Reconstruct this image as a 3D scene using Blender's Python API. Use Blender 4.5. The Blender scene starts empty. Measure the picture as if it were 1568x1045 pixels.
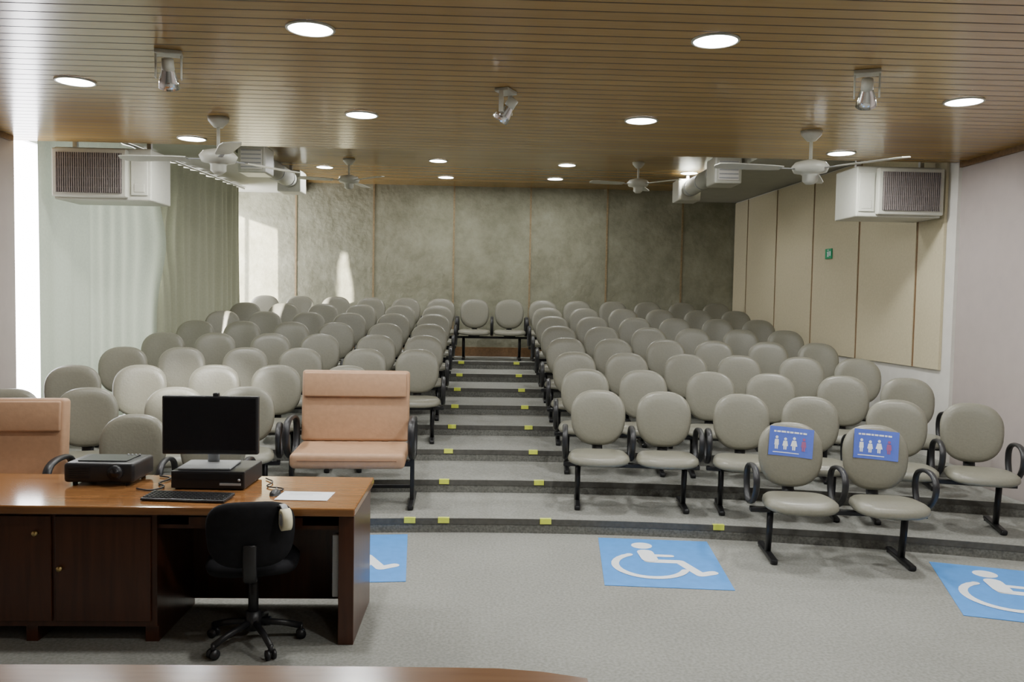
import bpy, bmesh, math, random
from mathutils import Vector, Matrix
random.seed(4)
sc = bpy.context.scene
COL = sc.collection
pi = math.pi

# ------------------------------------------------------------------ materials
def newmat(name):
    m = bpy.data.materials.new(name); m.use_nodes = True
    nt = m.node_tree; b = nt.nodes['Principled BSDF']
    return m, nt, b

def flat(name, col, rough=0.5, metal=0.0, emit=None, es=0, spec=None, var=0.0, bump=0.0, scale=30):
    m, nt, b = newmat(name)
    b.inputs['Base Color'].default_value = (*col, 1)
    b.inputs['Roughness'].default_value = rough
    b.inputs['Metallic'].default_value = metal
    if spec is not None: b.inputs['Specular IOR Level'].default_value = spec
    if emit:
        b.inputs['Emission Color'].default_value = (*emit, 1)
        b.inputs['Emission Strength'].default_value = es
    if var > 0 or bump > 0:
        tc = nt.nodes.new('ShaderNodeTexCoord')
        n = nt.nodes.new('ShaderNodeTexNoise'); n.inputs['Scale'].default_value = scale
        n.inputs['Detail'].default_value = 5
        nt.links.new(tc.outputs['Object'], n.inputs['Vector'])
        if var > 0:
            r = nt.nodes.new('ShaderNodeValToRGB')
            r.color_ramp.elements[0].position = 0.3; r.color_ramp.elements[1].position = 0.7
            r.color_ramp.elements[0].color = (*[c*(1-var) for c in col], 1)
            r.color_ramp.elements[1].color = (*[min(1, c*(1+var)) for c in col], 1)
            nt.links.new(n.outputs['Fac'], r.inputs['Fac'])
            nt.links.new(r.outputs['Color'], b.inputs['Base Color'])
        if bump > 0:
            bp = nt.nodes.new('ShaderNodeBump'); bp.inputs['Strength'].default_value = bump
            bp.inputs['Distance'].default_value = 0.01
            nt.links.new(n.outputs['Fac'], bp.inputs['Height'])
            nt.links.new(bp.outputs['Normal'], b.inputs['Normal'])
    return m

def wood(name, c1, c2, rough=0.3, sc_=(1, 12, 12), axis_scale=3):
    m, nt, b = newmat(name)
    tc = nt.nodes.new('ShaderNodeTexCoord'); mp = nt.nodes.new('ShaderNodeMapping')
    mp.inputs['Scale'].default_value = sc_
    n = nt.nodes.new('ShaderNodeTexNoise'); n.inputs['Scale'].default_value = axis_scale
    n.inputs['Detail'].default_value = 6; n.inputs['Distortion'].default_value = 0.6
    r = nt.nodes.new('ShaderNodeValToRGB')
    r.color_ramp.elements[0].position = 0.3; r.color_ramp.elements[1].position = 0.7
    r.color_ramp.elements[0].color = (*c1, 1); r.color_ramp.elements[1].color = (*c2, 1)
    nt.links.new(tc.outputs['Object'], mp.inputs['Vector']); nt.links.new(mp.outputs['Vector'], n.inputs['Vector'])
    nt.links.new(n.outputs['Fac'], r.inputs['Fac']); nt.links.new(r.outputs['Color'], b.inputs['Base Color'])
    b.inputs['Roughness'].default_value = rough
    return m

def slat_ceiling(name):
    m, nt, b = newmat(name)
    N = nt.nodes; L = nt.links
    tc = N.new('ShaderNodeTexCoord'); sx = N.new('ShaderNodeSeparateXYZ')
    L.new(tc.outputs['Object'], sx.inputs[0])
    PIT = 0.125
    d = N.new('ShaderNodeMath'); d.operation = 'DIVIDE'; d.inputs[1].default_value = PIT
    L.new(sx.outputs['Y'], d.inputs[0])
    fr = N.new('ShaderNodeMath'); fr.operation = 'FRACT'; L.new(d.outputs[0], fr.inputs[0])
    fl = N.new('ShaderNodeMath'); fl.operation = 'FLOOR'; L.new(d.outputs[0], fl.inputs[0])
    wn = N.new('ShaderNodeTexWhiteNoise'); wn.noise_dimensions = '1D'; L.new(fl.outputs[0], wn.inputs['W'])
    mp = N.new('ShaderNodeMapping'); mp.inputs['Scale'].default_value = (0.7, 14, 1)
    L.new(tc.outputs['Object'], mp.inputs['Vector'])
    no = N.new('ShaderNodeTexNoise'); no.inputs['Scale'].default_value = 2.5; no.inputs['Detail'].default_value = 5
    L.new(mp.outputs['Vector'], no.inputs['Vector'])
    ad = N.new('ShaderNodeMath'); ad.operation = 'MULTIPLY_ADD'; ad.inputs[1].default_value = 0.40
    L.new(wn.outputs['Value'], ad.inputs[0]); 
    mu = N.new('ShaderNodeMath'); mu.operation = 'MULTIPLY'; mu.inputs[1].default_value = 0.55
    L.new(no.outputs['Fac'], mu.inputs[0]); L.new(mu.outputs[0], ad.inputs[2])
    r = N.new('ShaderNodeValToRGB')
    r.color_ramp.elements[0].position = 0.10; r.color_ramp.elements[1].position = 0.8
    r.color_ramp.elements[0].color = (0.32, 0.198, 0.064, 1); r.color_ramp.elements[1].color = (0.42, 0.27, 0.092, 1)
    L.new(ad.outputs[0], r.inputs['Fac'])
    gt = N.new('ShaderNodeMath'); gt.operation = 'GREATER_THAN'; gt.inputs[1].default_value = 0.90
    L.new(fr.outputs[0], gt.inputs[0])
    mx = N.new('ShaderNodeMix'); mx.data_type = 'RGBA'
    L.new(gt.outputs[0], mx.inputs['Factor']); L.new(r.outputs['Color'], mx.inputs['A'])
    mx.inputs['B'].default_value = (0.075, 0.045, 0.018, 1)
    L.new(mx.outputs['Result'], b.inputs['Base Color'])
    inv = N.new('ShaderNodeMath'); inv.operation = 'SUBTRACT'; inv.inputs[0].default_value = 1
    L.new(gt.outputs[0], inv.inputs[1])
    bp = N.new('ShaderNodeBump'); bp.inputs['Strength'].default_value = 0.3; bp.inputs['Distance'].default_value = 0.01
    L.new(inv.outputs[0], bp.inputs['Height']); L.new(bp.outputs['Normal'], b.inputs['Normal'])
    ro = N.new('ShaderNodeMath'); ro.operation = 'MULTIPLY_ADD'; ro.inputs[1].default_value = 0.5; ro.inputs[2].default_value = 0.23
    L.new(gt.outputs[0], ro.inputs[0]); L.new(ro.outputs[0], b.inputs['Roughness'])
    cw = N.new('ShaderNodeMath'); cw.operation = 'MULTIPLY'; cw.inputs[1].default_value = 0.18
    L.new(inv.outputs[0], cw.inputs[0]); L.new(cw.outputs[0], b.inputs['Coat Weight'])
    b.inputs['Specular IOR Level'].default_value = 0.45
    b.inputs['Coat Roughness'].default_value = 0.12
    return m

def carpet(name, c1, c2):
    m, nt, b = newmat(name); N = nt.nodes; L = nt.links
    tc = N.new('ShaderNodeTexCoord')
    n = N.new('ShaderNodeTexNoise'); n.inputs['Scale'].default_value = 55; n.inputs['Detail'].default_value = 4
    n2 = N.new('ShaderNodeTexNoise'); n2.inputs['Scale'].default_value = 1.3; n2.inputs['Detail'].default_value = 3
    L.new(tc.outputs['Object'], n.inputs['Vector']); L.new(tc.outputs['Object'], n2.inputs['Vector'])
    r = N.new('ShaderNodeValToRGB'); r.color_ramp.elements[0].position = 0.35; r.color_ramp.elements[1].position = 0.65
    r.color_ramp.elements[0].color = (*c1, 1); r.color_ramp.elements[1].color = (*c2, 1)
    L.new(n.outputs['Fac'], r.inputs['Fac'])
    r2 = N.new('ShaderNodeValToRGB'); r2.color_ramp.elements[0].position = 0.3; r2.color_ramp.elements[1].position = 0.7
    r2.color_ramp.elements[0].color = (0.88, 0.88, 0.88, 1); r2.color_ramp.elements[1].color = (1, 1, 1, 1)
    L.new(n2.outputs['Fac'], r2.inputs['Fac'])
    mx = N.new('ShaderNodeMix'); mx.data_type = 'RGBA'; mx.blend_type = 'MULTIPLY'; mx.inputs['Factor'].default_value = 1
    L.new(r.outputs['Color'], mx.inputs['A']); L.new(r2.outputs['Color'], mx.inputs['B'])
    L.new(mx.outputs['Result'], b.inputs['Base Color'])
    bp = N.new('ShaderNodeBump'); bp.inputs['Strength'].default_value = 0.25; bp.inputs['Distance'].default_value = 0.003
    L.new(n.outputs['Fac'], bp.inputs['Height']); L.new(bp.outputs['Normal'], b.inputs['Normal'])
    b.inputs['Roughness'].default_value = 0.95; b.inputs['Specular IOR Level'].default_value = 0.15
    return m

def mottled(name, c1, c2, c3):
    m, nt, b = newmat(name); N = nt.nodes; L = nt.links
    tc = N.new('ShaderNodeTexCoord')
    n = N.new('ShaderNodeTexNoise'); n.inputs['Scale'].default_value = 2.6; n.inputs['Detail'].default_value = 12
    n.inputs['Roughness'].default_value = 0.72
    L.new(tc.outputs['Object'], n.inputs['Vector'])
    r = N.new('ShaderNodeValToRGB'); e = r.color_ramp.elements
    e[0].position = 0.34; e[0].color = (*c1, 1); e[1].position = 0.68; e[1].color = (*c3, 1)
    x = e.new(0.5); x.color = (*c2, 1)
    L.new(n.outputs['Fac'], r.inputs['Fac']); L.new(r.outputs['Color'], b.inputs['Base Color'])
    n2 = N.new('ShaderNodeTexNoise'); n2.inputs['Scale'].default_value = 11; n2.inputs['Detail'].default_value = 8
    L.new(tc.outputs['Object'], n2.inputs['Vector'])
    bp = N.new('ShaderNodeBump'); bp.inputs['Strength'].default_value = 0.7; bp.inputs['Distance'].default_value = 0.025
    L.new(n2.outputs['Fac'], bp.inputs['Height']); L.new(bp.outputs['Normal'], b.inputs['Normal'])
    b.inputs['Roughness'].default_value = 0.85
    return m

def curtain_mat(name, col, trans):
    m = bpy.data.materials.new(name); m.use_nodes = True
    nt = m.node_tree; N = nt.nodes; L = nt.links
    for n in list(N):
        if n.type != 'OUTPUT_MATERIAL': N.remove(n)
    out = [n for n in N if n.type == 'OUTPUT_MATERIAL'][0]
    d = N.new('ShaderNodeBsdfDiffuse'); t = N.new('ShaderNodeBsdfTranslucent'); mx = N.new('ShaderNodeMixShader')
    tc = N.new('ShaderNodeTexCoord'); no = N.new('ShaderNodeTexNoise'); no.inputs['Scale'].default_value = 40
    L.new(tc.outputs['Object'], no.inputs['Vector'])
    r = N.new('ShaderNodeValToRGB')
    r.color_ramp.elements[0].color = (*[c*0.9 for c in col], 1); r.color_ramp.elements[1].color = (*[min(1, c*1.1) for c in col], 1)
    L.new(no.outputs['Fac'], r.inputs['Fac'])
    L.new(r.outputs['Color'], d.inputs['Color']); L.new(r.outputs['Color'], t.inputs['Color'])
    mx.inputs[0].default_value = trans
    L.new(d.outputs[0], mx.inputs[1]); L.new(t.outputs[0], mx.inputs[2]); L.new(mx.outputs[0], out.inputs['Surface'])
    return m

M = {}
M['ceil'] = slat_ceiling('wood_slat_ceiling')
M['carpet'] = carpet('grey_carpet', (0.23, 0.23, 0.207), (0.31, 0.31, 0.283))
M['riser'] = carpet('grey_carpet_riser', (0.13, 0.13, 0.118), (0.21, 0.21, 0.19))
M['nosing'] = flat('dark_step_edge', (0.085, 0.082, 0.073), 0.7, var=0.15)  # dark strip along the top of each riser
M['backwall'] = mottled('textured_plaster', (0.19, 0.185, 0.125), (0.245, 0.24, 0.17), (0.31, 0.305, 0.225))
M['white'] = flat('white_paint', (0.66, 0.64, 0.59), 0.7, var=0.04, bump=0.1, scale=8)
M['lilac'] = flat('warm_white_wall', (0.42, 0.365, 0.34), 0.75, var=0.03, bump=0.1, scale=8)
M['panel'] = flat('cream_acoustic_panel', (0.54, 0.48, 0.325), 0.8, var=0.05, bump=0.2, scale=40)
M['strip'] = flat('wood_strip', (0.18, 0.10, 0.042), 0.5, var=0.2)
M['tanstrip'] = flat('tan_joint_strip', (0.26, 0.19, 0.10), 0.6, var=0.2)
M['soffit'] = flat('soffit_plaster', (0.38, 0.38, 0.32), 0.8, var=0.04, scale=6)
M['vinyl'] = flat('grey_vinyl', (0.20, 0.192, 0.15), 0.38, var=0.05, bump=0.12, scale=60)
M['black'] = flat('black_plastic', (0.018, 0.018, 0.02), 0.4, var=0.1)
M['blackfabric'] = flat('black_fabric', (0.010, 0.010, 0.012), 0.8, var=0.15, bump=0.2, spec=0.2)
M['blackmetal'] = flat('black_steel', (0.02, 0.02, 0.022), 0.35, metal=0.3, var=0.1)
M['salmon'] = flat('salmon_upholstery', (0.45, 0.27, 0.16), 0.5, var=0.06, bump=0.12, scale=25)
M['seam'] = flat('upholstery_seam', (0.30, 0.16, 0.09), 0.6, var=0.1)
M['desktop'] = wood('varnished_desktop', (0.20, 0.085, 0.03), (0.30, 0.14, 0.05), 0.12)
M['tabletop'] = wood('dull_tabletop', (0.15, 0.075, 0.035), (0.20, 0.105, 0.05), 0.22)
M['deskbody'] = wood('shaded_desk_wood', (0.045, 0.014, 0.006), (0.08, 0.026, 0.011), 0.28, (6, 6, 0.6))  # reddish brown, darkened in the colour for the shade on the desk front
M['brass'] = flat('brass_knob', (0.6, 0.45, 0.2), 0.3, metal=1, var=0.05)
M['offwhite'] = flat('offwhite_plastic', (0.50, 0.50, 0.43), 0.4, var=0.03)
M['acgrille'] = flat('ac_grille_grey', (0.22, 0.19, 0.18), 0.5, var=0.1)
M['acdark'] = flat('ac_grille_gap', (0.06, 0.05, 0.05), 0.7, var=0.1)
M['chrome'] = flat('chrome', (0.8, 0.8, 0.8), 0.15, metal=1, var=0.02)
M['grey'] = flat('grey_plastic', (0.35, 0.36, 0.37), 0.4, var=0.05)
M['screen'] = flat('black_screen', (0.006, 0.006, 0.008), 0.25, var=0.02)
M['paper'] = flat('paper', (0.8, 0.82, 0.85), 0.7, var=0.02)
M['blue'] = flat('blue_floor_vinyl', (0.075, 0.29, 0.72), 0.5, var=0.06, scale=12)
M['signwhite'] = flat('white_vinyl', (0.85, 0.88, 0.9), 0.5, var=0.02)
M['signblue'] = flat('sign_blue', (0.10, 0.16, 0.62), 0.4, var=0.03)
M['signred'] = flat('sign_red', (0.35, 0.12, 0.25), 0.4, var=0.03)
M['green'] = flat('exit_green', (0.02, 0.35, 0.16), 0.4, var=0.03)
M['tape'] = flat('yellow_green_tape', (0.72, 0.80, 0.10), 0.5, var=0.05)
M['lamp'] = flat('lamp_glow', (1, 1, 1), 0.5, emit=(0.93, 0.97, 1.0), es=40, var=0.01)
M['sheer'] = curtain_mat('sheer_green_curtain', (0.34, 0.38, 0.30), 0.095)
M['drape'] = curtain_mat('sage_drape', (0.24, 0.245, 0.175), 0.045)
M['alu'] = flat('window_aluminium', (0.5, 0.5, 0.5), 0.35, metal=0.7, var=0.03)
M['cream'] = flat('cream_tape_roll', (0.75, 0.70, 0.50), 0.5, var=0.05)

# ------------------------------------------------------------------ mesh builder
class MB:
    def __init__(s):
        s.bm = bmesh.new(); s.mats = []
    def mi(s, k):
        if k not in s.mats: s.mats.append(k)
        return s.mats.index(k)
    def _merge(s, tb, mat, smooth, mx=None):
        if mx is not None: tb.transform(mx)
        if mat is not None:
            i = s.mi(mat)
            for f in tb.faces: f.material_index = i
        for f in tb.faces: f.smooth = smooth
        me = bpy.data.meshes.new('tmp'); tb.to_mesh(me); tb.free()
        s.bm.from_mesh(me); bpy.data.meshes.remove(me)
    def box(s, c, sz, mat, bev=0.0, rot=None, seg=2, smooth=False):
        tb = bmesh.new(); bmesh.ops.create_cube(tb, size=1)
        bmesh.ops.scale(tb, vec=sz, verts=tb.verts)
        if bev > 0:
            bmesh.ops.bevel(tb, geom=list(tb.edges), offset=bev, segments=seg, profile=0.5, affect='EDGES')
        mx = Matrix.Translation(c)
        if rot: mx = mx @ rot
        s._merge(tb, mat, smooth or (bev > 0 and seg > 2), mx)
    def bx(s, x0, x1, y0, y1, z0, z1, mat, bev=0.0, seg=2):
        s.box(((x0+x1)/2, (y0+y1)/2, (z0+z1)/2), (abs(x1-x0), abs(y1-y0), abs(z1-z0)), mat, bev, None, seg)
    def cyl(s, c, r, h, mat, axis='Z', seg=24, r2=None, smooth=True, rot=None):
        tb = bmesh.new()
        bmesh.ops.create_cone(tb, cap_ends=True, segments=seg, radius1=r, radius2=r if r2 is None else r2, depth=h)
        mx = Matrix.Translation(c)
        if rot is not None: mx = mx @ rot
        if axis == 'X': mx = mx @ Matrix.Rotation(pi/2, 4, 'Y')
        if axis == 'Y': mx = mx @ Matrix.Rotation(-pi/2, 4, 'X')
        s._merge(tb, mat, smooth, mx)
    def sph(s, c, r, mat, scale=(1, 1, 1)):
        tb = bmesh.new(); bmesh.ops.create_uvsphere(tb, u_segments=20, v_segments=12, radius=r)
        bmesh.ops.scale(tb, vec=scale, verts=tb.verts)
        s._merge(tb, mat, True, Matrix.Translation(c))
    def lathe(s, prof, mat, mx=None, seg=28):
        tb = bmesh.new(); rings = []
        for (r, z) in prof:
            rings.append([tb.verts.new((r*math.cos(2*pi*i/seg), r*math.sin(2*pi*i/seg), z)) for i in range(seg)])
        for a, b in zip(rings, rings[1:]):
            for i in range(seg):
                j = (i+1) % seg
                tb.faces.new((a[i], a[j], b[j], b[i]))
        bmesh.ops.remove_doubles(tb, verts=tb.verts, dist=1e-5)
        bmesh.ops.recalc_face_normals(tb, faces=tb.faces)
        s._merge(tb, mat, True, mx)
    def tube(s, pts, rx, ry, mat, closed=False, seg=8, up=Vector((1, 0, 0)), smoothn=0, mx=None):
        pts = [Vector(p) for p in pts]
        for _ in range(smoothn):   # chaikin
            q = []
            n = len(pts)
            rng = range(n) if closed else range(n-1)
            if not closed: q.append(pts[0])
            for i in rng:
                a, b = pts[i], pts[(i+1) % n]
                q.append(a*0.75+b*0.25); q.append(a*0.25+b*0.75)
            if not closed: q.append(pts[-1])
            pts = q
        tb = bmesh.new(); rings = []; n = len(pts)
        for i, p in enumerate(pts):
            if closed: t = (pts[(i+1) % n]-pts[i-1])
            else: t = pts[min(i+1, n-1)]-pts[max(i-1, 0)]
            t.normalize()
            u = (up - t*up.dot(t))
            if u.length < 1e-4: u = Vector((0, 0, 1)) - t*t.z
            u.normalize(); v = t.cross(u)
            rings.append([tb.verts.new(p+u*rx*math.cos(2*pi*k/seg)+v*ry*math.sin(2*pi*k/seg)) for k in range(seg)])
        m = n if closed else n-1
        for i in range(m):
            a, b = rings[i], rings[(i+1) % n]
            for k in range(seg):
                l = (k+1) % seg
                tb.faces.new((a[k], a[l], b[l], b[k]))
        if not closed:
            tb.faces.new(rings[0]); tb.faces.new(rings[-1])
        bmesh.ops.recalc_face_normals(tb, faces=tb.faces)
        s._merge(tb, mat, True, mx)
    def pad(s, outline, fn, prof, mat_front, mat_back, split):
        tb = bmesh.new(); fi, bi = s.mi(mat_front), s.mi(mat_back)
        cu = sum(p[0] for p in outline)/len(outline); cv = sum(p[1] for p in outline)/len(outline)
        rings = []
        for (k, w) in prof:
            if k == 0: rings.append([tb.verts.new(fn(cu, cv, w))])
            else: rings.append([tb.verts.new(fn(cu+(u-cu)*k, cv+(v-cv)*k, w)) for u, v in outline])
        n = len(outline)
        for q, (a, b) in enumerate(zip(rings, rings[1:])):
            mi = fi if q < split else bi
            for i in range(n):
                j = (i+1) % n
                if len(a) == 1: f = tb.faces.new((a[0], b[i], b[j]))
                elif len(b) == 1: f = tb.faces.new((a[i], b[0], a[j]))
                else: f = tb.faces.new((a[i], b[i], b[j], a[j]))
                f.material_index = mi
        bmesh.ops.recalc_face_normals(tb, faces=tb.faces)
        s._merge(tb, None, True)
    def poly(s, pts, mat, smooth=False):
        i = s.mi(mat)
        vs = [s.bm.verts.new(p) for p in pts]; f = s.bm.faces.new(vs); f.material_index = i; f.smooth = smooth
    def prism(s, pts2, z0, z1, mat_top, mat_side):
        t, sd = s.mi(mat_top), s.mi(mat_side)
        lo = [s.bm.verts.new((x, y, z0)) for x, y in pts2]; hi = [s.bm.verts.new((x, y, z1)) for x, y in pts2]
        f = s.bm.faces.new(hi); f.material_index = t
        f = s.bm.faces.new(list(reversed(lo))); f.material_index = sd
        n = len(pts2)
        for i in range(n):
            j = (i+1) % n
            f = s.bm.faces.new((lo[i], lo[j], hi[j], hi[i])); f.material_index = sd
    def mesh(s, name):
        me = bpy.data.meshes.new(name); s.bm.to_mesh(me); s.bm.free()
        for k in s.mats: me.materials.append(M[k])
        return me
    def obj(s, name, loc=(0, 0, 0), rz=0, parent=None):
        o = bpy.data.objects.new(name, s.mesh(name)); COL.objects.link(o)
        o.location = loc; o.rotation_euler = (0, 0, rz)
        if parent: o.parent = parent
        return o

def inst(name, me, loc, rz=0):
    o = bpy.data.objects.new(name, me); COL.objects.link(o); o.location = loc; o.rotation_euler = (0, 0, rz); return o
def empty(name, loc=(0, 0, 0), rz=0):
    o = bpy.data.objects.new(name, None); COL.objects.link(o); o.location = loc; o.rotation_euler = (0, 0, rz); return o

# ------------------------------------------------------------------ dimensions
R = 0.113; PIT = 0.905; NST = 8
def cn(n): return (1/22.0)*max(0, 1-n/8.0)
def edge(n, x): return 6.58+PIT*(n-1)-cn(n)*x*x
YB = 14.2; ZF = 3.30; ZB = 3.80; YE = 8.05; YFRONT = -3.0
XL = -4.35; XR = 4.66

# floor
b = MB(); b.bx(-4.9, 4.9, YFRONT, YB+0.2, -0.15, 0, 'carpet'); b.obj('floor')
for n in range(1, NST+1):
    b = MB()
    xs = [-4.6+i*(9.24/40) for i in range(41)]
    pts = [(x, edge(n, x)) for x in xs]+[(xs[-1], YB), (xs[0], YB)]
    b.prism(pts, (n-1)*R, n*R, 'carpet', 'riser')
    ni = b.mi('nosing')
    for xa, xb in zip(xs, xs[1:]):
        ya, yb = edge(n, xa)-0.004, edge(n, xb)-0.004
        z0, z1 = n*R-0.045, n*R+0.002
        vs = [b.bm.verts.new(p) for p in ((xa, ya, z0), (xb, yb, z0), (xb, yb, z1), (xa, ya, z1))]
        f = b.bm.faces.new(vs); f.material_index = ni
        vs = [b.bm.verts.new(p) for p in ((xa, ya, z1), (xb, yb, z1), (xb, yb+0.012, z1), (xa, ya+0.012, z1))]
        f = b.bm.faces.new(vs); f.material_index = ni
    b.obj('floor_tier_%d' % n)
b = MB(); b.bx(XL, XR, YFRONT, 2.7, 0.0, 0.2, 'carpet'); b.bx(XL, XR, 2.7, 2.72, 0.0, 0.2, 'strip'); b.obj('floor_stage')

# walls
b = MB()
b.bx(-4.9, 4.9, YB, YB+0.2, 0, 4.0, 'backwall')
for x in (-3.19, -1.88, -0.52, 0.785, 2.10, 3.40):
    b.bx(x-0.015, x+0.015, YB-0.012, YB+0.01, 0.9, 3.8, 'tanstrip')
b.obj('wall_back')
b = MB(); b.bx(-4.5, 4.45, YB-0.03, YB, 0.904, 1.06, 'strip'); b.obj('baseboard_back')
b = MB(); b.bx(-4.9, 4.9, YFRONT-0.2, YFRONT, 0, 4.0, 'white'); b.obj('wall_front')
b = MB(); b.bx(XL-0.40, XL, YFRONT, 7.86, 0, 4.0, 'lilac'); b.obj('wall_left')
b = MB(); b.bx(XR, XR+0.3, YFRONT, 8.1, 0, 4.0, 'lilac'); b.obj('wall_right')
def xw(y): return 4.62-(y-8.1)*(0.29/6.1)
b = MB()
b.prism([(xw(8.0), 8.0), (xw(8.0)+0.4, 8.0), (xw(14.2)+0.6, 14.2), (xw(14.2), 14.2)], 0, 4.0, 'white', 'white')
b.obj('wall_right_rear')
seams = [8.13, 8.62, 9.85, 11.10, 12.35, 13.55, 14.18]
b = MB()
for y0, y1 in zip(seams, seams[1:]):
    b.prism([(xw(y0+0.022)-0.03, y0+0.022), (xw(y0+0.022)-0.002, y0+0.022), (xw(y1-0.022)-0.002, y1-0.022), (xw(y1-0.022)-0.03, y1-0.022)], 1.25, 3.6, 'panel', 'panel')
for y in seams[1:-1]:
    b.prism([(xw(y)-0.022, y-0.022), (xw(y)-0.001, y-0.022), (xw(y)-0.001, y+0.022), (xw(y)-0.022, y+0.022)], 1.25, 3.6, 'strip', 'strip')
b.obj('wall_panel_right')
b = MB(); b.bx(XR-0.02, XR, 2.75, 6.0, 0.0, 0.1, 'strip'); b.obj('baseboard_right')

# window wall left (behind curtains)
b = MB()
b.bx(-4.75, -4.6, 7.86, YB, 0, 0.7, 'white'); b.bx(-4.75, -4.6, 7.86, YB, 3.45, 4.0, 'white')
b.obj('wall_left_rear')
b = MB()
for z in (0.72, 3.43): b.bx(-4.7, -4.65, 7.87, YB-0.01, z-0.025, z+0.025, 'alu')
for y in (7.9, 9.6, 11.2, 12.8, 14.15):
    b.bx(-4.7, -4.65, y-0.025, y+0.025, 0.7, 3.45, 'alu')
b.obj('window_1')

# ceilings
b = MB(); b.bx(-4.75, XR+0.2, YFRONT, YE, ZF, 4.0, 'ceil'); b.obj('ceiling')
b = MB(); b.bx(-4.75, 4.9, YE, YB+0.1, ZB, 4.0, 'ceil'); b.obj('ceiling_rear')
b = MB(); b.bx(-4.6, -3.05, YE+0.0, YB, 3.62, ZB, 'soffit'); b.obj('ceiling_soffit_left')
b = MB(); b.bx(3.25, 4.62, YE+0.0, YB, 3.62, ZB, 'soffit'); b.obj('ceiling_soffit_right')
b = MB(); b.bx(XR-0.03, XR, YFRONT, YE, ZF-0.05, ZF, 'strip'); b.obj('trim_1')
b = MB(); b.bx(XL, XL+0.03, YFRONT, 7.8, ZF-0.05, ZF, 'strip'); b.obj('trim_2')

# ------------------------------------------------------------------ curtains
def cx(y): return -4.26+(y-8.0)*(0.36/5.4)
def curtain(name, y0, y1, mat, amp, wl, zt=3.58, start_off=0.0, end_off=0.0):
    b = MB(); i = b.mi(mat); nn = int((y1-y0)/0.022); nz = 30
    grid = []
    ph = 0
    for k in range(nn+1):
        t = k/nn; ph += 0.022*2*pi/(wl*(1+0.35*math.sin(k*0.05+y0)))
        col = []
        for j in range(nz+1):
            z = 0.05+(zt-0.05)*j/nz
            y = y0+(y1-y0)*t
            am = amp
            if start_off: am = amp*min(1, 0.25+(y-y0)/0.8)
            x = cx(y)+am*math.sin(ph)*(0.7+0.3*(1-j/nz))+0.3*am*math.sin(ph*0.37+z)
            if start_off: x += start_off*max(0, 1-(y-y0)/0.9)**2*(0.25+0.75*math.exp(-((z-2.6)/0.42)**2))
            if end_off: x += end_off*max(0, 1-(y1-y)/1.4)**2*math.exp(-((z-2.5)/0.5)**2)
            lv = 0
            for n in range(1, NST+1):
                if y > edge(n, x)-0.05: lv = n
            if j == 0: z = lv*R+0.02
            else: z = max(z, lv*R+0.02+0.01*j)
            col.append(b.bm.verts.new((x, y, z)))
        grid.append(col)
    for a, c in zip(grid, grid[1:]):
        for j in range(nz):
            f = b.bm.faces.new((a[j], c[j], c[j+1], a[j+1])); f.smooth = True; f.material_index = i
    return b.obj(name)
curtain('curtain_sheer', 8.08, 10.52, 'sheer', 0.018, 0.34, end_off=0.12)
curtain('curtain_drape', 10.44, 13.30, 'drape', 0.05, 0.22, start_off=-0.30)
b = MB(); b.tube([(cx(7.9), 7.9, 3.6), (cx(13.6), 13.6, 3.6)], 0.015, 0.015, 'alu'); b.obj('curtain_rail')

# ------------------------------------------------------------------ auditorium chairs
def egg(w, z0, z1, n=40, p=2.6):
    out = []; h = (z1-z0)/2; zc = (z0+z1)/2
    for i in range(n):
        a = 2*pi*i/n
        c, s_ = math.cos(a), math.sin(a)
        u = math.copysign(abs(c)**(2/p), c); v = math.copysign(abs(s_)**(2/p), s_)
        ww = w/2*(1.0+0.05*v-0.05*v*v)
        out.append((u*ww*0.97, zc+v*h))
    return out
def back_y(u, v): return -0.02+0.17*(v-0.5)-0.55*u*u
def seat_into(b, x0, legs=True):
    fn = lambda u, v, w: (x0+u, back_y(u, v)-w, v)
    b.pad(egg(0.49, 0.50, 0.98, p=2.6), fn,
          [(0, 0.040), (0.35, 0.039), (0.7, 0.036), (0.88, 0.030), (0.96, 0.018), (1.0, 0.0), (1.0, -0.012), (0.97, -0.024), (0.8, -0.032), (0.4, -0.035), (0, -0.036)],
          'vinyl', 'black', 6)
    so = []
    for i in range(40):
        a = 2*pi*i/40; c, s_ = math.cos(a), math.sin(a); p = 3.2
        u = math.copysign(abs(c)**(2/p), c)*0.252; v = math.copysign(abs(s_)**(2/p), s_)*0.235
        u *= (1.0-0.12*(v/0.235)*0.8)
        so.append((u, v))
    fs = lambda u, v, w: (x0+u, -0.29+v, 0.45+w-0.35*max(0, -v-0.12)**1.5+0.15*u*u)
    b.pad(so, fs, [(0, 0.035), (0.4, 0.036), (0.75, 0.036), (0.9, 0.028), (0.98, 0.010), (1.0, -0.012), (1.0, -0.022), (0.96, -0.036), (0.7, -0.042), (0, -0.045)],
          'vinyl', 'black', 7)
    b.tube([(x0, -0.20, 0.395), (x0, -0.02, 0.405), (x0, 0.035, 0.46), (x0, 0.045, 0.56), (x0, 0.075, 0.70)], 0.045, 0.012, 'black', smoothn=2)
    b.bx(x0-0.09, x0+0.09, -0.40, -0.12, 0.38, 0.415, 'blackmetal')
def arm_into(b, x):
    p = [(x, -0.10, 0.39), (x, -0.24, 0.43), (x, -0.345, 0.53), (x, -0.35, 0.64), (x, -0.24, 0.69), (x, -0.08, 0.68), (x, 0.02, 0.63), (x, 0.035, 0.52), (x, -0.02, 0.41)]
    b.tube(p, 0.024, 0.016, 'black', closed=True, smoothn=2)
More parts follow.
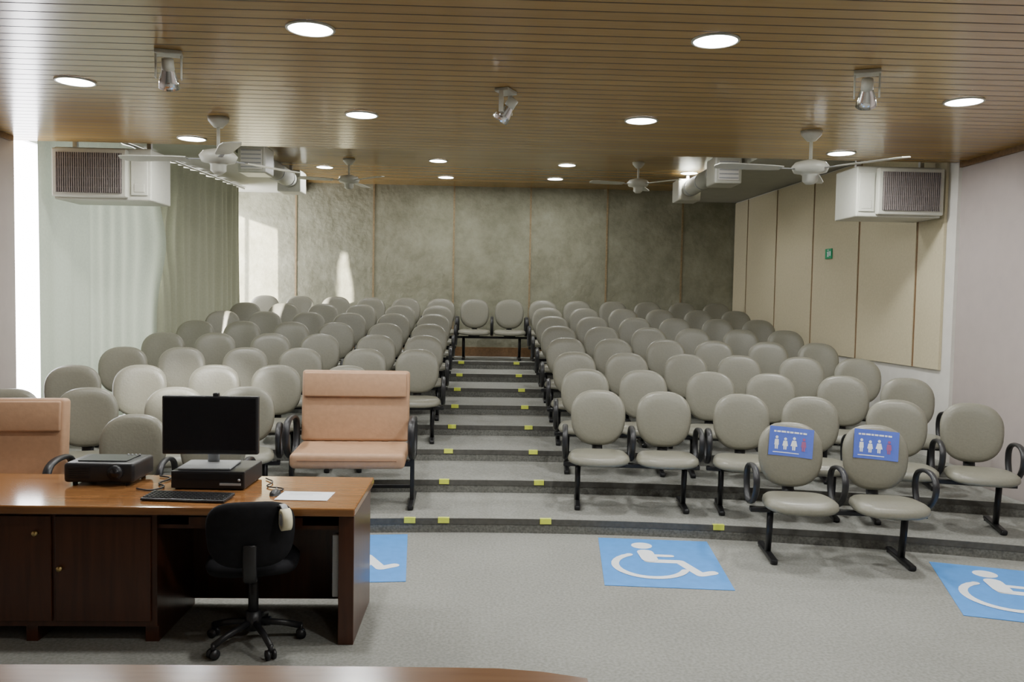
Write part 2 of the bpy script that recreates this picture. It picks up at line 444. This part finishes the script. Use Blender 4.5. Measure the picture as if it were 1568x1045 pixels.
def leg_into(b, x):
    b.tube([(x, -0.18, 0.37), (x, -0.16, 0.2), (x, -0.13, 0.04)], 0.024, 0.036, 'blackmetal')
    b.box((x, -0.12, 0.022), (0.05, 0.50, 0.036), 'blackmetal', 0.012)
    for y in (-0.34, 0.10): b.cyl((x, y, 0.008), 0.024, 0.016, 'black', seg=12)
def chair_unit(name, xs):
    b = MB(); h = 0.285
    if len(xs) > 1: h = (xs[1]-xs[0])/2
    for x in xs: seat_into(b, x)
    ar = sorted(set([round(x-h, 3) for x in xs]+[round(x+h, 3) for x in xs]))
    for x in ar: arm_into(b, x)
    b.box(((xs[0]+xs[-1])/2, -0.18, 0.36), (xs[-1]-xs[0]+2*h+0.02, 0.06, 0.035), 'blackmetal', 0.006)
    if len(xs) > 1:
        leg_into(b, xs[0]-0.17); leg_into(b, xs[-1]+0.17)
    else:
        leg_into(b, -0.15); leg_into(b, 0.15)
    return b.mesh(name)
pair = chair_unit('two_seat_auditorium_chair', (-0.285, 0.285))
def place_pair(n, x, y0=None, name='two_seat_auditorium_chair'):
    y = 7.25+PIT*(n-1)-cn(n)*x*x if y0 is None else y0
    return inst(name, pair, (x, y, n*R+0.001), -2*cn(n)*x)
def lerp(a, b_, t): return a+(b_-a)*t
RU0 = [1.31, 2.53, 3.75]; RU1 = [1.27, 2.43, 3.58]
LU0 = [-1.0, -2.29, -3.5]; LU1 = [-0.98, -2.12, -3.27]
for n in range(1, 9):
    t = (n-1)/7
    for a, c in zip(RU0, RU1): place_pair(n, lerp(a, c, t))
    for k, (a, c) in enumerate(zip(LU0, LU1)):
        if k == 0 and n <= 2: continue
        place_pair(n, lerp(a, c, t))
place_pair(8, 0.145)
pair0 = chair_unit('two_seat_auditorium_chair', (-0.31, 0.31))
p0 = inst('two_seat_auditorium_chair', pair0, (2.65, 6.1, 0.001), -0.13)
inst('two_seat_auditorium_chair', pair, (-2.27, 6.15, 0.001), 0.08)
single = chair_unit('auditorium_chair', (0,))
inst('auditorium_chair', single, (-1.32, 7.25+PIT-cn(2)*1.36**2, 2*R+0.001), 0.08)

# priority seat signs on row-0 pair
def priority_sign(dx, tilt):
    b = MB()
    W, H, vc = 0.325, 0.215, 0.84
    def P(u, v, off):
        uu = u*math.cos(tilt)-v*math.sin(tilt); vv = u*math.sin(tilt)+v*math.cos(tilt)+vc
        return (dx+uu, back_y(uu, vv)-0.0425-off, vv)
    def patch(u0, u1, v0, v1, mat, off, nu=1):
        for k in range(nu):
            a = u0+(u1-u0)*k/nu; c = u0+(u1-u0)*(k+1)/nu
            b.poly([P(a, v0, off), P(c, v0, off), P(c, v1, off), P(a, v1, off)], mat)
    patch(-W/2, W/2, -H/2, H/2, 'signblue', 0.0, 10)
    u = -W*0.40
    for k in range(9):
        wd = 0.018+0.008*((k*7) % 3); 
        if u+wd > W*0.42: break
        patch(u, u+wd, H*0.30, H*0.36, 'signwhite', 0.002); u += wd+0.006
    patch(-W*0.40, W*0.20, -H*0.40, -H*0.37, 'signwhite', 0.002, 8)
    def person(u, hgt, wide, mat='signwhite'):
        o = -H*0.28
        q = lambda pts: b.poly([P(u+x, o+y, 0.003) for x, y in pts], mat)
        q([(-0.011, 0), (-0.002, 0), (-0.001, hgt*0.45), (-0.013, hgt*0.45)])
        q([(0.002, 0), (0.011, 0), (0.013, hgt*0.45), (0.001, hgt*0.45)])
        q([(-0.013-wide, hgt*0.32), (0.013+wide, hgt*0.32), (0.014, hgt*0.76), (-0.014, hgt*0.76)])
        b.poly([P(u+0.011*math.cos(t*pi/6), o+hgt*0.92+0.011*math.sin(t*pi/6), 0.003) for t in range(12)], mat)
    person(-0.105, 0.095, 0.004); person(-0.04, 0.085, 0.008); person(0.025, 0.095, 0.012); person(0.095, 0.095, 0.006, 'signred')
    o = b.obj('priority_seat_sign')
    o.location = p0.location; o.rotation_euler = p0.rotation_euler
priority_sign(-0.31, -0.08); priority_sign(0.31, -0.07)

# ------------------------------------------------------------------ wide salmon armchairs
def wide_chair():
    b = MB(); W = 0.93
    tilt = Matrix.Rotation(-0.10, 4, 'X')
    b.box((0, 0.06, 0.81), (W, 0.11, 0.62), 'salmon', 0.03, tilt, 4)
    b.box((0, 0.004, 1.0), (W*0.95, 0.03, 0.21), 'salmon', 0.012, tilt, 3)
    b.box((0, -0.008, 0.945), (W*0.86, 0.012, 0.008), 'seam', 0, tilt)
    for sx in (-1, 1): b.box((sx*W*0.33, -0.008, 0.95), (0.11, 0.016, 0.016), 'seam', 0, tilt)
    b.box((0, -0.26, 0.435), (W, 0.55, 0.13), 'salmon', 0.04, Matrix.Rotation(0.03, 4, 'X'), 4)
    b.box((0, -0.534, 0.435), (W*0.86, 0.012, 0.006), 'seam')
    for sx in (-1, 1):
        x = sx*(W/2+0.045)
        b.tube([(x, -0.10, 0.38), (x, -0.30, 0.42), (x, -0.42, 0.53), (x, -0.42, 0.70), (x, -0.28, 0.745), (x, -0.02, 0.73), (x, 0.05, 0.62), (x, 0.02, 0.45)], 0.03, 0.018, 'black', closed=True, smoothn=2)
        b.box((x, -0.18, 0.22), (0.035, 0.07, 0.42), 'blackmetal', 0.005)
        b.box((x, -0.15, 0.022), (0.05, 0.56, 0.036), 'blackmetal', 0.01)
    b.box((0, -0.18, 0.35), (W+0.10, 0.07, 0.05), 'blackmetal', 0.005)
    b.box((0, 0.03, 0.10), (W+0.06, 0.03, 0.03), 'blackmetal', 0.005)
    for sx in (-1, 1):
        b.tube([(sx*0.25, -0.1, 0.37), (sx*0.25, 0.08, 0.39), (sx*0.25, 0.13, 0.6)], 0.03, 0.01, 'blackmetal', smoothn=1)
    return b.mesh('wide_armchair')
wc = wide_chair()
inst('wide_armchair', wc, (-1.10, 7.22, R+0.001), 0.03)
inst('wide_armchair', wc, (-3.40, 5.85, 0.001), 0.10)

# ------------------------------------------------------------------ step tape marks
def tape(x, n):
    b = MB(); y = edge(n, x); z = n*R
    b.bx(x-0.045, x+0.045, y-0.009, y+0.03, z+0.003, z+0.006, 'tape')
    b.bx(x-0.045, x+0.045, y-0.011, y-0.005, z-0.035, z+0.006, 'tape')
    b.obj('step_edge_tape')
for x in (-0.56, -0.29, 0.53, 1.9): tape(x, 1)
for n in range(2, 9):
    tape(-0.33, n); tape(0.535, n)

# ------------------------------------------------------------------ wheelchair floor signs
def wheelchair_sign(loc, rz):
    b = MB(); w, h = 0.425, 0.55
    b.bx(-w, w, -h, h, 0.0, 0.003, 'blue')
    zz = [0.0045]
    def stroke(pts, th):
        for (x0, y0), (x1, y1) in zip(pts, pts[1:]):
            zz[0] += 0.00006; z = zz[0]
            d = Vector((x1-x0, y1-y0)); d.normalize(); nx, ny = -d.y*th/2, d.x*th/2
            b.poly([(x0+nx, y0+ny, z), (x0-nx, y0-ny, z), (x1-nx, y1-ny, z), (x1+nx, y1+ny, z)], 'signwhite')
        for (x, y) in pts:
            zz[0] += 0.00006
            b.poly([(x+th/2*math.cos(k*pi/6), y+th/2*math.sin(k*pi/6), zz[0]) for k in range(12)], 'signwhite')
    b.poly([(-0.10+0.08*math.cos(k*pi/10), 0.37+0.08*math.sin(k*pi/10), 0.0045) for k in range(20)], 'signwhite')
    stroke([(-0.10, 0.23), (-0.08, 0.0), (0.14, 0.0), (0.25, -0.27), (0.34, -0.22)], 0.075)
    stroke([(-0.09, 0.13), (0.09, 0.13)], 0.055)
    stroke([(-0.08+0.25*math.cos(math.radians(a)), -0.10+0.27*math.sin(math.radians(a))) for a in range(122, 345, 12)], 0.055)
    stroke([(-0.09, 0.20), (-0.07, 0.03)], 0.12)
    b.obj('wheelchair_floor_sign', loc, rz)
wheelchair_sign((1.31, 5.86, 0.001), -0.10)
wheelchair_sign((-0.95, 5.92, 0.001), 0.08)
wheelchair_sign((3.54, 5.24, 0.001), -0.33)

# ------------------------------------------------------------------ desk
b = MB()
b.bx(-3.25, -0.66, 4.34, 5.12, 0.715, 0.76, 'desktop', 0.008)
b.bx(-3.15, -1.72, 4.42, 5.04, 0.09, 0.714, 'deskbody')
for x0, x1 in ((-3.12, -2.72), (-2.70, -2.27), (-2.25, -1.75)):
    b.bx(x0, x1, 4.405, 4.42, 0.12, 0.69, 'deskbody', 0.004)
b.bx(-3.15, -3.08, 4.44, 5.0, 0.0, 0.09, 'deskbody'); b.bx(-1.79, -1.72, 4.44, 5.0, 0.0, 0.09, 'deskbody')
b.bx(-2.42, -2.36, 4.44, 5.0, 0.0, 0.09, 'deskbody')
for x, z in ((-2.345, 0.60), (-2.22, 0.41)):
    b.cyl((x, 4.395, z), 0.014, 0.025, 'brass', 'Y', 16)
b.bx(-0.755, -0.672, 4.40, 5.05, 0.0, 0.714, 'deskbody', 0.004)
b.bx(-1.72, -0.755, 4.98, 5.01, 0.04, 0.714, 'deskbody')
b.bx(-1.72, -0.755, 4.44, 4.97, 0.62, 0.64, 'deskbody')
b.bx(-1.55, -0.95, 4.41, 4.43, 0.645, 0.69, 'deskbody')
b.obj('office_desk')
b = MB()
b.box((-0.775, 4.46, 0.42), (0.035, 0.05, 0.34), 'grey', 0.004)
for k in range(5): b.box((-0.795, 4.46, 0.30+k*0.06), (0.006, 0.03, 0.035), 'black')
b.obj('power_strip')

# projector
b = MB()
b.box((0, 0, 0.075), (0.40, 0.30, 0.115), 'black', 0.02, None, 4)
b.box((0, 0.0, 0.136), (0.28, 0.2, 0.006), 'blackmetal', 0.002)
b.cyl((0.10, -0.160, 0.08), 0.042, 0.03, 'blackmetal', 'Y'); b.cyl((0.10, -0.177, 0.08), 0.030, 0.008, 'screen', 'Y')
for k in range(6): b.box((-0.11, -0.152, 0.045+k*0.012), (0.12, 0.004, 0.004), 'blackmetal')
for x in (-0.15, 0.15):
    for y in (-0.11, 0.11): b.cyl((x, y, 0.009), 0.014, 0.018, 'black', seg=12)
for k in range(4): b.box((0.10+k*0.022-0.03, 0.09, 0.14), (0.012, 0.012, 0.006), 'grey', 0.002)
b.obj('projector', (-2.20, 4.95, 0.761), 0.0)
# computer
b = MB()
b.box((0, 0, 0.057), (0.42, 0.34, 0.10), 'black', 0.006)
b.box((0, -0.172, 0.078), (0.40, 0.006, 0.035), 'blackmetal'); b.box((0.13, -0.175, 0.035), (0.12, 0.006, 0.012), 'grey')
b.cyl((0.18, -0.175, 0.06), 0.008, 0.008, 'grey', 'Y', 12)
for x in (-0.18, 0.18):
    for y in (-0.13, 0.13): b.box((x, y, 0.004), (0.03, 0.03, 0.008), 'black')
b.obj('desktop_computer', (-1.55, 4.90, 0.761), -0.03)
# monitor
b = MB()
b.box((0, 0.0, 0.007), (0.30, 0.24, 0.012), 'grey', 0.005)
b.tube([(0, 0.07, 0.012), (0, 0.075, 0.12), (0, 0.055, 0.2)], 0.035, 0.012, 'grey')
b.box((0, 0.02, 0.24), (0.555, 0.04, 0.345), 'black', 0.008)
b.box((0, -0.001, 0.247), (0.525, 0.004, 0.305), 'screen')
b.box((0, 0.045, 0.22), (0.28, 0.03, 0.2), 'black', 0.012)
b.box((0.03, 0.02, 0.42), (0.035, 0.03, 0.02), 'black', 0.005)
b.obj('computer_monitor', (-1.59, 4.88, 0.869), 0.02)
# keyboard
b = MB()
b.box((0, 0, 0.010), (0.46, 0.155, 0.016), 'black', 0.004, Matrix.Rotation(0.04, 4, 'X'))
for r_ in range(5):
    for c in range(19):
        b.box((-0.212+c*0.0235, -0.058+r_*0.027, 0.020+0.04*(-0.058+r_*0.027)), (0.019, 0.021, 0.006), 'blackmetal', 0.002, None, 1)
b.box((0, -0.07, 0.006), (0.46, 0.02, 0.01), 'black', 0.003)
b.obj('keyboard', (-1.59, 4.52, 0.763), -0.09)
b = MB(); b.sph((0, 0, 0.0), 0.05, 'black', (0.62, 1.05, 0.55))
bmesh.ops.bisect_plane(b.bm, geom=list(b.bm.verts)+list(b.bm.edges)+list(b.bm.faces), plane_co=(0, 0, 0), plane_no=(0, 0, -1), clear_outer=True)
b.cyl((0, 0.028, 0.022), 0.008, 0.006, 'grey', 'X', 12)
b.obj('computer_mouse', (-1.15, 4.64, 0.762))
b = MB(); b.bx(-0.145, 0.145, -0.10, 0.10, 0, 0.002, 'paper'); b.bx(-0.10, 0.08, 0.05, 0.055, 0.002, 0.0025, 'grey'); b.bx(-0.10, 0.04, 0.02, 0.024, 0.002, 0.0025, 'grey')
b.obj('paper_sheet', (-0.975, 4.60, 0.762), -0.05)
b = MB()
b.tube([(-1.95, 4.72, 0.768), (-1.85, 4.66, 0.768), (-1.80, 4.78, 0.768), (-1.90, 4.86, 0.768), (-1.84, 5.0, 0.768), (-1.95, 5.06, 0.768)], 0.005, 0.005, 'black', smoothn=3, up=Vector((0, 0, 1)))
b.tube([(-1.30, 5.02, 0.768), (-1.22, 4.92, 0.768), (-1.26, 4.80, 0.768), (-1.12, 4.76, 0.768), (-1.14, 4.70, 0.768)], 0.004, 0.004, 'black', smoothn=3, up=Vector((0, 0, 1)))
b.obj('desk_cables')

# ------------------------------------------------------------------ office chair
b = MB()
def rr(w, z0, z1, p=3.4): return egg(w, z0, z1, 40, p)
fn = lambda u, v, w: (u, -0.24+0.9*u*u-0.05*(v-0.5)+w-0.0, v)
b.pad(rr(0.45, 0.49, 0.835), fn, [(0, 0.04), (0.5, 0.04), (0.85, 0.034), (0.97, 0.018), (1, 0), (0.97, -0.018), (0.85, -0.028), (0.5, -0.034), (0, -0.035)], 'blackfabric', 'blackfabric', 5)
fs = lambda u, v, w: (u, v+0.02, 0.46+w)
so = [(0.24*math.copysign(abs(math.cos(a))**0.6, math.cos(a)), 0.23*math.copysign(abs(math.sin(a))**0.6, math.sin(a))) for a in [2*pi*i/40 for i in range(40)]]
b.pad(so, fs, [(0, 0.035), (0.6, 0.035), (0.9, 0.028), (1, 0), (0.96, -0.03), (0.6, -0.04), (0, -0.04)], 'blackfabric', 'blackfabric', 5)
b.tube([(0, -0.02, 0.41), (0, -0.22, 0.40), (0, -0.29, 0.47), (0, -0.285, 0.62)], 0.035, 0.012, 'black', smoothn=2)
b.cyl((0, 0, 0.40), 0.06, 0.05, 'blackmetal'); b.cyl((0, 0, 0.26), 0.027, 0.30, 'blackmetal'); b.cyl((0, 0, 0.13), 0.04, 0.10, 'black')
b.tube([(0.05, 0, 0.40), (0.20, 0.02, 0.40)], 0.006, 0.006, 'black')
for k in range(5):
    a = 2*pi*k/5+0.1; c, s_ = math.cos(a), math.sin(a); Lr = 0.25
    b.tube([(0.03*c, 0.03*s_, 0.12), (0.15*c, 0.15*s_, 0.10), (Lr*c, Lr*s_, 0.07)], 0.018, 0.016, 'black', up=Vector((0, 0, 1)))
    b.cyl((Lr*c, Lr*s_, 0.06), 0.012, 0.04, 'black')
    for q in (-0.016, 0.016):
        b.cyl((Lr*c-q*s_, Lr*s_+q*c, 0.027), 0.026, 0.016, 'black', rot=Matrix.Rotation(a, 4, 'Z') @ Matrix.Rotation(pi/2, 4, 'X'), seg=16)
b.obj('office_swivel_chair', (-1.21, 4.42, 0.0), 0.20)
# tape roll hung at the chair back corner
b = MB()
rm = Matrix.Rotation(pi/2, 4, 'Y') @ Matrix.Rotation(0.2, 4, 'X')
b.lathe([(0.030, -0.022), (0.055, -0.022), (0.055, 0.022), (0.030, 0.022), (0.030, -0.022)], 'cream', rm)
b.lathe([(0.026, -0.024), (0.0305, -0.024), (0.0305, 0.024), (0.026, 0.024), (0.026, -0.024)], 'grey', rm)
b.tube([(0, 0.0, 0.05), (0.0, 0.03, 0.075), (0.0, 0.06, 0.055)], 0.018, 0.003, 'grey', smoothn=1)
b.obj('tape_roll', (-0.98, 4.16, 0.748), 0.7)

# foreground table on the stage
b = MB()
pts = []
for i in range(25):
    t = i/24; x = 0.27-(2.6)*t; pts.append((x, 2.03+0.02*math.sin(t*pi)-0.05*max(0, 1-t*10)**2))
pts += [(-2.33, 1.35), (0.27, 1.35)]
b.prism(pts, 0.905, 0.95, 'tabletop', 'deskbody')
b.bx(-2.25, 0.18, 1.88, 1.91, 0.3, 0.905, 'deskbody')
b.bx(0.14, 0.18, 1.42, 1.9, 0.2, 0.905, 'deskbody'); b.bx(-2.25, -2.21, 1.42, 1.9, 0.2, 0.905, 'deskbody')
b.obj('presenter_table')

# ------------------------------------------------------------------ air conditioners
def ac(name, loc, W, flip):
    b = MB(); H = 0.50; D = 0.5
    b.bx(-W/2, W/2, 0, D, 0, H, 'offwhite', 0.012)
    gx0, gx1 = (-W/2+0.02, W/2-0.22) if not flip else (-W/2+0.20, W/2-0.02)
    b.bx(gx0-0.01, gx1+0.01, -0.07, 0.0, 0.02, H-0.02, 'offwhite', 0.012)
    b.bx(gx0+0.03, gx1-0.03, -0.074, -0.068, 0.06, H-0.06, 'acdark')
    nb = 30
    for k in range(nb):
        x = gx0+0.04+(gx1-gx0-0.08)*k/(nb-1); b.bx(x-0.005, x+0.005, -0.086, -0.072, 0.062, H-0.062, 'acgrille')
    for k in range(4):
        z = 0.11+k*(H-0.22)/3; b.bx(gx0+0.03, gx1-0.03, -0.082, -0.074, z-0.003, z+0.003, 'acgrille')
    cxx = (gx1+0.11) if not flip else (gx0-0.10)
    b.bx(cxx-0.08, cxx+0.08, -0.012, 0.0, 0.05, H-0.06, 'offwhite', 0.006)
    b.bx(cxx-0.05, cxx+0.05, -0.016, -0.01, 0.08, 0.16, 'offwhite', 0.004)
    for x in (-W/2+0.1, W/2-0.1): b.bx(x-0.02, x+0.02, 0.2, 0.24, H, 3.62-loc[2], 'alu')
    b.obj(name, loc)
ac('air_conditioner', (-3.68, 8.16, 2.77), 0.92, False)
ac('air_conditioner', (4.12, 8.16, 2.77), 0.86, True)
def duct(loc, s_):
    b = MB()
    b.bx(-0.17, 0.17, 0.0, 0.42, -0.18, 0.16, 'offwhite', 0.02); b.bx(-0.17, 0.17, 1.95, 2.35, -0.16, 0.16, 'offwhite', 0.02)
    b.bx(-0.13, 0.13, -0.012, 0.0, -0.14, 0.10, 'white', 0.004)
    for k in range(5): b.bx(-0.12, 0.12, -0.018, -0.01, -0.12+k*0.05, -0.105+k*0.05, 'grey')
    b.cyl((0, 1.2, 0.02), 0.12, 1.6, 'soffit', 'Y')
    for y in (0.6, 1.2, 1.8): b.cyl((0, y, 0.02), 0.126, 0.03, 'grey', 'Y')
    for y in (0.2, 2.1): b.bx(-0.02, 0.02, y-0.02, y+0.02, 0.15, 0.24, 'alu')
    b.obj('air_duct_unit', loc)
duct((-2.86, 10.3, 3.56), 1); duct((3.03, 10.3, 3.56), -1)

# ------------------------------------------------------------------ ceiling fans
def fan(loc, drop, rz, rad=0.72):
    b = MB()
    b.lathe([(0, 0), (0.085, 0), (0.08, -0.03), (0.035, -0.08), (0, -0.08)], 'offwhite')
    b.cyl((0, 0, -drop/2), 0.014, drop, 'offwhite', seg=12)
    z = -drop
    b.lathe([(0, z+0.06), (0.05, z+0.055), (0.12, z+0.035), (0.15, z), (0.13, z-0.045), (0.08, z-0.055), (0.062, z-0.07), (0.062, z-0.115), (0.035, z-0.14), (0, z-0.14)], 'offwhite')
    k_ = rad/0.72
    for k in range(3):
        a = rz+2*pi*k/3; rm = Matrix.Rotation(a, 4, 'Z')
        b.box(rm @ Vector((0.19, 0, z-0.02)), (0.14, 0.035, 0.008), 'grey', 0.003, rm)
        tb = bmesh.new()
        out = [(0.22, -0.05), (0.30, -0.065), (0.62, -0.08), (0.70, -0.065), (0.72, 0), (0.70, 0.065), (0.62, 0.08), (0.30, 0.065), (0.22, 0.05)]
        lo = [tb.verts.new((x*k_, y, -0.004)) for x, y in out]; hi = [tb.verts.new((x*k_, y, 0.004)) for x, y in out]
        tb.faces.new(hi); tb.faces.new(list(reversed(lo)))
        for i in range(len(out)):
            j = (i+1) % len(out); tb.faces.new((lo[i], lo[j], hi[j], hi[i]))
        b._merge(tb, 'offwhite', False, rm @ Matrix.Translation((0, 0, z-0.018)) @ Matrix.Rotation(0.12, 4, 'X'))
    b.obj('ceiling_fan', loc)
fan((-2.15, 6.80, ZF), 0.31, pi-0.10, 0.82); fan((2.66, 6.75, ZF), 0.29, pi+0.10, 0.82)
fan((-1.90, 11.7, ZB), 0.28, pi+0.3, 0.70); fan((2.10, 11.4, ZB), 0.28, pi+0.2, 0.70)

# ------------------------------------------------------------------ spot fixtures
def spot(loc, rz, tilt, target=None):
    b = MB()
    b.box((0, 0, -0.012), (0.15, 0.10, 0.024), 'offwhite', 0.005)
    for sx in (-1, 1): b.box((sx*0.07, 0, -0.085), (0.010, 0.035, 0.15), 'offwhite', 0.003)
    mx = Matrix.Translation((0, 0, -0.145)) @ Matrix.Rotation(tilt, 4, 'X')
    b.lathe([(0, 0.10), (0.028, 0.098), (0.032, 0.05), (0.055, -0.02), (0.060, -0.07), (0.055, -0.07), (0.03, -0.03), (0, -0.025)], 'chrome', mx)
    b.lathe([(0, 0.105), (0.033, 0.10), (0.036, 0.03), (0.030, 0.03)], 'offwhite', mx)
    b.lathe([(0, -0.062), (0.03, -0.06), (0.053, -0.05)], 'grey', mx)
    o = b.obj('ceiling_spotlight', loc, rz)
    if target:
        l = bpy.data.lights.new('spot', 'SPOT'); l.energy = 900; l.spot_size = 0.46; l.spot_blend = 0.7; l.color = (1, 0.98, 0.92); l.shadow_soft_size = 0.04
        p = Vector(loc)+Vector((-0.02, 0.13, -0.28)); lo = bpy.data.objects.new('spot_lamp', l); COL.objects.link(lo)
        lo.parent = o
        dv = Vector(target)-p
        lo.matrix_parent_inverse = (Matrix.Translation(loc) @ Matrix.Rotation(rz, 4, 'Z')).inverted()
        lo.location = p; lo.rotation_euler = dv.to_track_quat('-Z', 'Y').to_euler()
spot((-1.87, 5.0, ZF), 0.25, 0.55, (-2.75, 7.9, 0.85)); spot((0.13, 5.68, ZF), 1.1, 0.7); spot((2.30, 5.0, ZF), -0.4, 0.7)

# ------------------------------------------------------------------ downlights
LC = (0.98, 0.985, 0.955)
def downlight(x, y, z, p):
    e = empty('recessed_downlight', (x, y, z))
    b = MB()
    b.lathe([(0.115, -0.001), (0.130, -0.001), (0.130, -0.008), (0.118, -0.012), (0.115, -0.001)], 'offwhite')
    b.obj('trim_ring', parent=e)
    b = MB(); b.cyl((0, 0, -0.004), 0.117, 0.006, 'lamp', seg=32, smooth=False); b.obj('diffuser', parent=e)
    l = bpy.data.lights.new('downlight', 'AREA'); l.shape = 'DISK'; l.size = 0.22; l.energy = p; l.color = LC
    o = bpy.data.objects.new('lamp_light', l); COL.objects.link(o); o.parent = e; o.location = (0, 0, -0.012)
for x, y in ((-0.94, 4.5), (1.23, 4.5), (-0.97, 6.55), (1.21, 6.5), (-2.77, 5.75), (3.28, 5.65), (-2.68, 7.72), (3.30, 7.65)):
    downlight(x, y, ZF, 37)
for x, y in ((1.22, 2.4), (3.3, 3.6)): downlight(x, y, ZF, 38)  # unseen downlights, added to light the front floor from the right
for x, y in ((1.22, -0.4),): downlight(x, y, ZF, 26)  # another unseen one, added behind the camera to brighten the stage end
for x, y in ((-0.66, 11.65), (1.15, 11.75), (-0.62, 13.2), (1.10, 13.1), (-2.38, 12.45), (3.0, 12.2), (-2.0, 9.4), (2.4, 9.4)):
    downlight(x, y, ZB, 16)

# exit sign
b = MB()
b.box((0, 0, 0), (0.02, 0.17, 0.13), 'green', 0.003)
b.poly([(-0.0115, -0.02, -0.04), (-0.0115, 0.02, -0.04), (-0.0115, 0.015, 0.0), (-0.0115, 0.03, 0.02), (-0.0115, -0.02, 0.03)], 'signwhite')
b.poly([(-0.0115, 0.012*math.cos(k*pi/6), 0.045+0.012*math.sin(k*pi/6)) for k in range(12)], 'signwhite')
b.bx(-0.012, -0.011, -0.07, -0.04, -0.03, 0.03, 'signwhite')
b.obj('exit_sign', (xw(10.6)-0.042, 10.6, 2.55), 0.05)

# ------------------------------------------------------------------ daylight
w = bpy.data.worlds.new('World'); sc.world = w; w.use_nodes = True
nt = w.node_tree; bg = nt.nodes['Background']
bg.inputs['Color'].default_value = (0.98, 0.97, 1.0, 1); bg.inputs['Strength'].default_value = 18.0
pl = bpy.data.lights.new('portal', 'AREA'); pl.shape = 'RECTANGLE'; pl.size = 6.3; pl.size_y = 2.7
po = bpy.data.objects.new('window_portal', pl); COL.objects.link(po)
po.location = (-4.78, 11.0, 2.08); po.rotation_euler = (pi/2, 0, -pi/2)
pl.cycles.is_portal = True
s = bpy.data.lights.new('sun', 'SUN'); s.energy = 34; s.angle = 0.02; s.color = (1, 0.94, 0.84)
so_ = bpy.data.objects.new('sun', s); COL.objects.link(so_)
d = Vector((0.44, 0.93, -0.15)); so_.rotation_euler = d.to_track_quat('-Z', 'Y').to_euler()

# ------------------------------------------------------------------ camera
cam = bpy.data.cameras.new('camera'); co = bpy.data.objects.new('camera', cam); COL.objects.link(co)
cam.sensor_width = 36; cam.lens = 29.07; cam.clip_start = 0.05
yaw, pitch, roll = 0.0355, 0.0493, 0.018
mx = Matrix.Rotation(-yaw, 4, 'Z') @ Matrix.Rotation(pi/2-pitch, 4, 'X') @ Matrix.Rotation(roll, 4, 'Z')
co.matrix_world = Matrix.Translation((0, 0, 1.875)) @ mx
sc.camera = co
